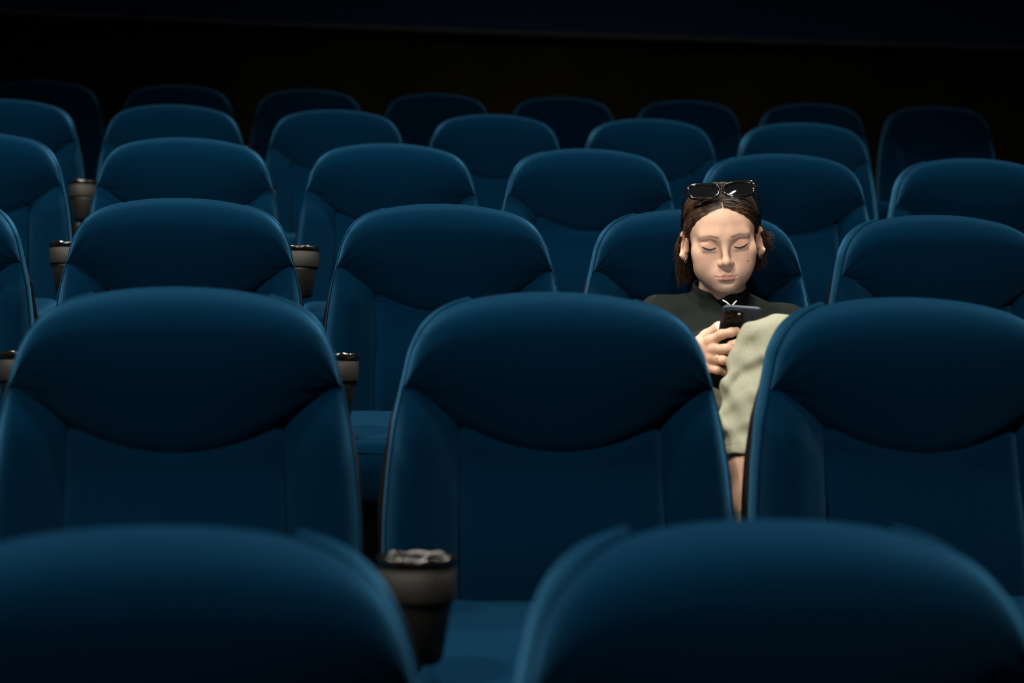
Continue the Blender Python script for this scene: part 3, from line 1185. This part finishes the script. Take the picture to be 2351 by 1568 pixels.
# ------------------------------------------------------------------ lashes, jewellery, zip cord
HM = Matrix.Translation(Vector(HEAD_C)) @ HEAD_R.to_4x4()


def head_tube(name, pts, rad, mat, parent, n=6):
    return tube(name, [head_to_world(p) for p in pts], rad, mat, parent, n)


def on_lid(s, x, z):
    """front surface of the face at (x, z)"""
    ys = np.linspace(-0.100, -0.045, 111)
    d = face_sdf(Pts(np.c_[np.full(111, x), ys, np.full(111, z)]))
    k = int(np.argmax(d < 0))
    return float(ys[k - 1] + (ys[k] - ys[k - 1]) * d[k - 1] / (d[k - 1] - d[k]))


for s in (-1, 1):
    vs, fs = [], []
    line = []
    for u in np.linspace(0, 1, 15):
        x = s * (0.0180 + 0.0265 * u)
        z = -0.0068 - 0.0042 * math.sin(math.pi * min(1, u * 0.95 + 0.05)) + 0.0024 * u
        line.append((x, on_lid(s, x, z) + 0.0002, z))
    rr = [0.0006 + 0.0013 * math.sin(math.pi * u) ** 0.7 for u in np.linspace(0.06, 0.94, 15)]
    a, b = tube_geo(line, rr, 6)
    vs, fs = list(a), list(b)
    for i in range(1, 15):
        for sub in range(2):
            u = (i - 0.5 * sub) / 14
            j = min(13, int(u * 14))
            t = u * 14 - j
            p = np.array(line[j]) * (1 - t) + np.array(line[j + 1]) * t
            L = 0.0055 * (0.5 + 0.6 * u)
            tip = p + np.array([s * (u - 0.35) * 0.005, -L * 0.75, -L * 0.55])
            a, b = tube_geo([p, (p + tip) / 2 + [0, -0.0003, -0.0005], tip], [0.00028, 0.0002, 0.00005], 3)
            o_ = len(vs)
            vs += list(a)
            fs += [tuple(k + o_ for k in f) for f in b]
    mesh_obj('eyelashes', [head_to_world(p) for p in vs], fs, M['lash'], person)

for s in (-1, 1):
    c = np.array([s * 0.0765, 0.000, -0.0450])
    pts = [c + np.array([0.0008 * s * math.cos(t), 0.0034 * math.sin(t), 0.0046 * math.cos(t)]) + np.array([s * 0.0022 * math.sin(t), 0, 0]) for t in np.linspace(0, 2 * math.pi, 20)]
    head_tube('earring', pts, 0.0006, M['silver'], person)['label'] = 'thin silver hoop earring'

rc = (fr(1661, 827, 2.550) * 0.62 + fr(1636, 822, 2.566) * 0.38)
rd = fr(1661, 827, 2.550) - fr(1636, 822, 2.566)
rd /= np.linalg.norm(rd)
ra_ = np.cross(rd, [0, 0, 1.0]); ra_ /= np.linalg.norm(ra_)
rb_ = np.cross(rd, ra_)
ring_pts = [frame_to_world(rc + 0.0093 * (math.cos(t) * ra_ + math.sin(t) * rb_)) for t in np.linspace(0, 2 * math.pi, 28)]
tube('ring', ring_pts, 0.0011, M['gold'], person)['label'] = 'thin gold ring on a finger'

for (a, b, c) in (((1659, 689, 2.842), (1668, 694, 2.838), (1678, 703, 2.832)), ((1691, 691, 2.842), (1686, 696, 2.838), (1680, 704, 2.832))):
    tube('zip_edge', [at(*a), at(*b), at(*c)], 0.0016, M['cord'], person)

# ------------------------------------------------------------------ hair
EC, ER = np.array([0, 0.022, 0.030]), np.array([0.0760, 0.0935, 0.0760])


def hair_cap_sdf(g):
    d = ell(g, EC, ER)
    d = smin(d, ell(g, (0, 0.062, -0.035), (0.066, 0.045, 0.062)), 0.03)
    for s in (-1, 1):
        d = smin(d, ell(g, (s * 0.070, 0.050, -0.036), (0.021, 0.026, 0.050)), 0.02)
    ax = np.abs(g.x)
    zl = np.interp(ax, [0, 0.02, 0.033, 0.045, 0.055, 0.062, 0.068, 0.074, 0.09], [0.0625, 0.0605, 0.0555, 0.048, 0.038, 0.026, 0.008, -0.004, -0.008]).astype(F32)
    front = zl - g.z + F32(0) * g.y
    behind = F32(0.020) - g.y + F32(0) * g.x + F32(0) * g.z
    cut = np.minimum(front * F32(0.8), behind)
    # rounded hairline edge
    d = smax(d, cut, 0.010)
    d = np.maximum(d, -F32(0.098) - g.z)
    return d


g = Grid((-0.105, -0.09, -0.11), (0.105, 0.125, 0.13), 0.0022)
v, q = surface_nets(np.asarray(hair_cap_sdf(g), F32), g)
cap_v, cap_q = head_to_world(v), q


def slerp(a, b, t):
    w = math.acos(max(-1, min(1, float(a @ b))))
    if w < 1e-4:
        return a
    return (math.sin((1 - t) * w) * a + math.sin(t * w) * b) / math.sin(w)


def unit_on(p):
    n = (np.asarray(p) - EC) / ER
    return n / np.linalg.norm(n)


rng = random.Random(4)


def strand_paths():
    out = []
    for k in range(1150):
        s = rng.choice((-1, 1))
        kind = rng.random()
        lift = 1.0 + rng.uniform(0.004, 0.040)
        if kind < 0.62:                     # from the parting, swept over the temple and behind the ear
            y0 = -0.066 + 0.10 * rng.random() ** 1.3
            root = unit_on((s * rng.uniform(0.0, 0.004), y0, 0.098 if y0 > -0.03 else 0.072))
            tgt = unit_on((s * 0.077, rng.uniform(0.018, 0.055), rng.uniform(-0.012, 0.024)))
        elif kind < 0.80:                   # from the temple hairline
            ax = rng.uniform(0.03, 0.068)
            z0 = float(np.interp(ax, [0, 0.033, 0.05, 0.06, 0.066, 0.07], [0.0625, 0.0555, 0.043, 0.030, 0.010, -0.004]))
            root = unit_on((s * ax, -0.06 + ax * 0.6, z0 + 0.004))
            tgt = unit_on((s * 0.078, rng.uniform(0.02, 0.05), rng.uniform(-0.008, 0.022)))
        else:                               # from the crown down the back
            root = unit_on((s * rng.uniform(0, 0.02), rng.uniform(0.0, 0.06), 0.11))
            tgt = unit_on((s * rng.uniform(0.02, 0.075), rng.uniform(0.06, 0.10), rng.uniform(-0.02, 0.02)))
        wav = rng.uniform(-1, 1) * 0.0016
        ph = rng.uniform(0, 6)
        pts = []
        for t in np.linspace(0, 1, 9):
            n = slerp(root, tgt, t)
            p = EC + ER * n * (1 + (lift - 1) * math.sin(math.pi * min(1, 0.15 + t)) ** 0.5 + 0.004)
            p = p + np.array([0, wav * math.sin(5 * t + ph), wav * math.cos(4 * t + ph)])
            pts.append(p)
        e = pts[-1]
        side = s if abs(e[0]) > 0.03 else 0
        flip = (rng.random() < 0.30 and s > 0)
        wv = rng.uniform(-1, 1) * 0.006
        endz = -0.055 - 0.055 * rng.random() ** 1.2 - (0.012 if abs(e[0]) < 0.05 else 0)
        if s > 0 and not flip:
            endz += 0.024
        if flip:
            endz = rng.uniform(-0.050, -0.010)
        ex = e[0] + side * (rng.uniform(0.022, 0.040) if flip else rng.uniform(-0.004, 0.020))
        ey = e[1] + rng.uniform(0.0, 0.02)
        for t in np.linspace(0.2, 1, 6):
            bul = math.sin(math.pi * t) * 0.008 * side + wv * math.sin(3.5 * t + ph) * t
            curl = (0.010 * max(0, t - 0.6) if flip else 0)
            pts.append(np.array([e[0] + (ex - e[0]) * t ** (1.8 if flip else 1) + bul * (0 if flip else 1), e[1] + (ey - e[1]) * t, e[2] + (endz - e[2]) * t + curl]))
        out.append((pts, rng.uniform(0.0007, 0.0013)))
    for k in range(46):                     # stray flyaways
        s = rng.choice((-1, 1))
        root = EC + ER * unit_on((s * rng.uniform(0.01, 0.075), rng.uniform(-0.03, 0.04), rng.uniform(0.03, 0.11)))
        d = (root - EC) / ER
        d = d / np.linalg.norm(d)
        tip = root + d * rng.uniform(0.006, 0.016) + np.array([rng.uniform(-1, 1), rng.uniform(-1, 1), rng.uniform(-1, .5)]) * 0.012
        out.append(([root, (root + tip) / 2 + d * 0.003, tip], 0.00022))
    return out


vs, fs = [], []
for pts, r in strand_paths():
    N = len(pts)
    rads = [r * (0.35 + 0.65 * min(1, i / 2.5)) * (1 if i < N - 3 else (N - i) / 4) for i in range(N)]
    a, b = tube_geo(pts, rads, 3, cap=False)
    o_ = len(vs)
    vs += a
    fs += [tuple(k + o_ for k in f) for f in b]
hair_v = head_to_world(np.array(vs))
hv2 = np.concatenate([cap_v, hair_v])
hq2 = np.concatenate([cap_q, np.array(fs) + len(cap_v)])
hair = np_mesh('hair', hv2, hq2, [M['hair_cap'], M['hair']], person)
mi = np.zeros(len(hair.data.polygons), np.int32)
mi[len(cap_q):] = 1
hair.data.polygons.foreach_set('material_index', mi)
hair['label'] = 'short dark brown hair tucked behind the ears'

# ------------------------------------------------------------------ sunglasses pushed up on the hair
M['frame'] = new_mat('black_acetate', (0.006, 0.005, 0.005), 0.08, spec=0.8)
M['lens'] = new_mat('dark_lens', (0.004, 0.004, 0.005), 0.03, spec=0.9)
GN = np.array([0, -0.80, 0.60])
GU = np.array([0, 0.60, 0.80])
GC = np.array([0.0, -0.048, 0.1040])
glasses = empty('sunglasses')
glasses.location = tuple(head_to_world(GC))
GI = Matrix.Translation(glasses.location).inverted()


def gl(x, u, n):
    """glasses frame: x sideways, u up the lens, n out of the lens"""
    p = GC + np.array([x, 0, 0]) + GU * u + GN * (n - 0.9 * x * x)
    return head_to_world(p) - np.array(glasses.location)


def lens_outline(s, grow=0.0, n=40):
    """soft trapezoid lens shape, upswept at the outer corner"""
    cx = s * 0.0350
    pts = []
    for k in range(n):
        t = 2 * math.pi * k / n
        c, si = math.cos(t), math.sin(t)
        ex = 0.62
        x = (0.0280 + grow) * math.copysign(abs(c) ** ex, c)
        u = (0.0135 + grow) * math.copysign(abs(si) ** ex, si)
        x *= 1 + 0.07 * (u / 0.0165)
        u += 0.0018 * (x / 0.0268) * (1 if u > 0 else 0.3)
        pts.append((cx + s * x, u))
    return pts


for s in (-1, 1):
    n = 40
    inner, outer = lens_outline(s, -0.0005), lens_outline(s, 0.0050)
    vs = []
    for ring, dn in ((inner, -0.002), (inner, 0.0018), (lens_outline(s, 0.0018), 0.0030), (lens_outline(s, 0.0038), 0.0028), (outer, 0.0012), (outer, -0.0020)):
        for (x, u) in ring:
            vs.append(gl(x, u, dn))
    fs = grid_faces(n, 6, closed_u=True, flip=(s > 0))
    fs += [(5 * n + k, 5 * n + (k + 1) % n, (k + 1) % n, k) for k in range(n)]
    mesh_obj('lens_rim', vs, fs, M['frame'], glasses)
    vs = [gl(s * 0.0350, 0, 0.0012)]
    for sc in (0.5, 1.0):
        for (x, u) in lens_outline(s, 0.0003):
            vs.append(gl(s * 0.0350 + (x - s * 0.0350) * sc, u * sc, 0.0012 - 0.0012 * sc))
    fs = [(0, 1 + k, 1 + (k + 1) % n) for k in range(n)] + [(1 + k, 1 + n + k, 1 + n + (k + 1) % n, 1 + (k + 1) % n) for k in range(n)]
    mesh_obj('lens', vs, fs, M['lens'], glasses)
    # temple arm running down over the hair to the ear
    P = [gl(s * 0.0670, 0.008, 0.0), gl(s * 0.0705, 0.007, -0.006),
         head_to_world((s * 0.0790, -0.010, 0.060)) - np.array(glasses.location),
         head_to_world((s * 0.0805, 0.010, 0.026)) - np.array(glasses.location),
         head_to_world((s * 0.0800, 0.026, 0.000)) - np.array(glasses.location)]
    vs = []
    for i, p in enumerate(P):
        w, h_ = (0.0022, (0.0085, 0.0085, 0.0075, 0.0065, 0.0045)[i])
        e1, e2 = HR[:, 0], HR @ np.array([0, -0.85, -0.3 if i > 1 else 0.9])
        for (a, b) in ((-1, -1), (1, -1), (1, 1), (-1, 1)):
            vs.append(p + e1 * a * w + e2 * b * h_)
    fs = grid_faces(4, len(P), closed_u=True)
    fs += [(3, 2, 1, 0), tuple(range(len(vs) - 4, len(vs)))]
    o = mesh_obj('temple_arm', vs, fs, M['frame'], glasses, subsurf=1)
bp = [gl(x, 0.0075 + 0.002 * math.cos(x / 0.010 * 1.2), 0.0016) for x in np.linspace(-0.0105, 0.0105, 9)]
tube('bridge', bp, 0.0030, M['frame'], glasses, 8)
tag(glasses, "black glossy sunglasses pushed up on top of the woman's head", 'sunglasses')

# ------------------------------------------------------------------ phone
M['phone'] = add_noise(new_mat('navy_phone_case', (0.010, 0.012, 0.026), 0.45, spec=0.35), (0.012, 0.019, 0.042), (0.015, 0.023, 0.050), 400, 2)
M['glass'] = new_mat('black_camera_glass', (0.0015, 0.0015, 0.002), 0.3, spec=0.2)
M['flash'] = new_mat('flash_diffuser', (0.85, 0.80, 0.62), 0.4)
M['screen'] = new_mat('lit_screen', (0.02, 0.02, 0.02), 0.15)
_b = M['screen'].node_tree.nodes['Principled BSDF']
_b.inputs['Emission Color'].default_value = (0.9, 0.93, 1.0, 1)
_b.inputs['Emission Strength'].default_value = 17.0
PW, PH, PT = 0.0725, 0.147, 0.0088
pu = np.array([0.085, -0.62, 0.78]); pu /= np.linalg.norm(pu)        # towards the top of the phone
pr = np.array([1.0, 0.02, 0.0]); pr -= pu * (pr @ pu); pr /= np.linalg.norm(pr)
pn = np.cross(pr, pu)                                              # out of the back
if pn[1] > 0:
    pn = -pn
PTOP = fr(1706, 704, 2.535)
PC = PTOP - pu * PH / 2
pm = Matrix.Identity(4)
for i in range(3):
    w = [float(np.array([E1, E2, E3]).T[i] @ a) for a in (pr, pu, pn)]
    pm[i][0], pm[i][1], pm[i][2] = w
    pm[i][3] = float(frame_to_world(PC)[i])


def rounded_slab(name, w, h, t, rc, bev, mat, parent=None, cx=0, cy=0, cz=0, seg=8):
    """rounded rectangle plate in the xy plane with softened edges"""
    out = []
    def ring(ww, hh, r):
        pts = []
        for (sx, sy, a0) in ((1, 1, 0), (-1, 1, 90), (-1, -1, 180), (1, -1, 270)):
            for k in range(seg + 1):
                a = math.radians(a0 + 90 * k / seg)
                pts.append((cx + sx * (ww / 2 - r) + r * math.cos(a), cy + sy * (hh / 2 - r) + r * math.sin(a)))
        return pts
    layers = []
    for k in range(5):
        a = math.pi / 2 * k / 4
        ins = bev * (1 - math.sin(a))
        layers.append((ins, -t / 2 + bev * (1 - math.cos(a))))
    layers += [(i, -z) for (i, z) in reversed(layers)]
    vs = []
    for ins, z in layers:
        for (x, y) in ring(w - 2 * ins, h - 2 * ins, max(rc - ins, 0.0003)):
            vs.append((x, y, cz + z))
    n = 4 * (seg + 1)
    fs = grid_faces(n, len(layers), closed_u=True)
    fs += [tuple(range(n - 1, -1, -1)), tuple(range((len(layers) - 1) * n, len(layers) * n))]
    return mesh_obj(name, vs, fs, mat, parent)


phone = empty('phone')
phone.matrix_world = pm
rounded_slab('phone_case', PW, PH, PT, 0.011, 0.0032, M['phone'], phone)
sg_ = 1.0 if (np.cross(np.array([pm[i][0] for i in range(3)]), np.array([pm[i][1] for i in range(3)])) @ np.array([pm[i][2] for i in range(3)])) > 0 else -1.0
bump = rounded_slab('camera_bump', 0.0350, 0.0360, 0.0030, 0.009, 0.0012, M['glass'], phone, cx=-PW / 2 + 0.0225, cy=PH / 2 - 0.0235, cz=PT / 2 + 0.0006)
rounded_slab('camera_frame', 0.0385, 0.0395, 0.0026, 0.0105, 0.0012, M['phone'], phone, cx=-PW / 2 + 0.0225, cy=PH / 2 - 0.0235, cz=PT / 2)
for (lx, ly) in ((-0.0085, 0.0085), (-0.0085, -0.0085), (0.0085, -0.001)):
    o = lathe('camera_lens', [(0.0, 0.0012), (0.0045, 0.0012), (0.0058, 0.0008), (0.0070, 0.0016), (0.0074, 0.0), (0.0074, -0.001)], M['glass'], bump, 24,
              axis_loc=(-PW / 2 + 0.0225 + lx, PH / 2 - 0.0235 + ly, PT / 2 + 0.0020))
lathe('flash', [(0.0, 0.0006), (0.0022, 0.0005), (0.0027, 0.0), (0.0027, -0.0005)], M['flash'], bump, 20, axis_loc=(-PW / 2 + 0.0225 + 0.0085, PH / 2 - 0.0235 + 0.0110, PT / 2 + 0.0021))
rounded_slab('screen', PW - 0.006, PH - 0.006, 0.0006, 0.009, 0.0002, M['screen'], phone, cz=-PT / 2 - 0.0001)
tag(phone, 'dark navy smartphone with a square camera held in front of her chest', 'phone')
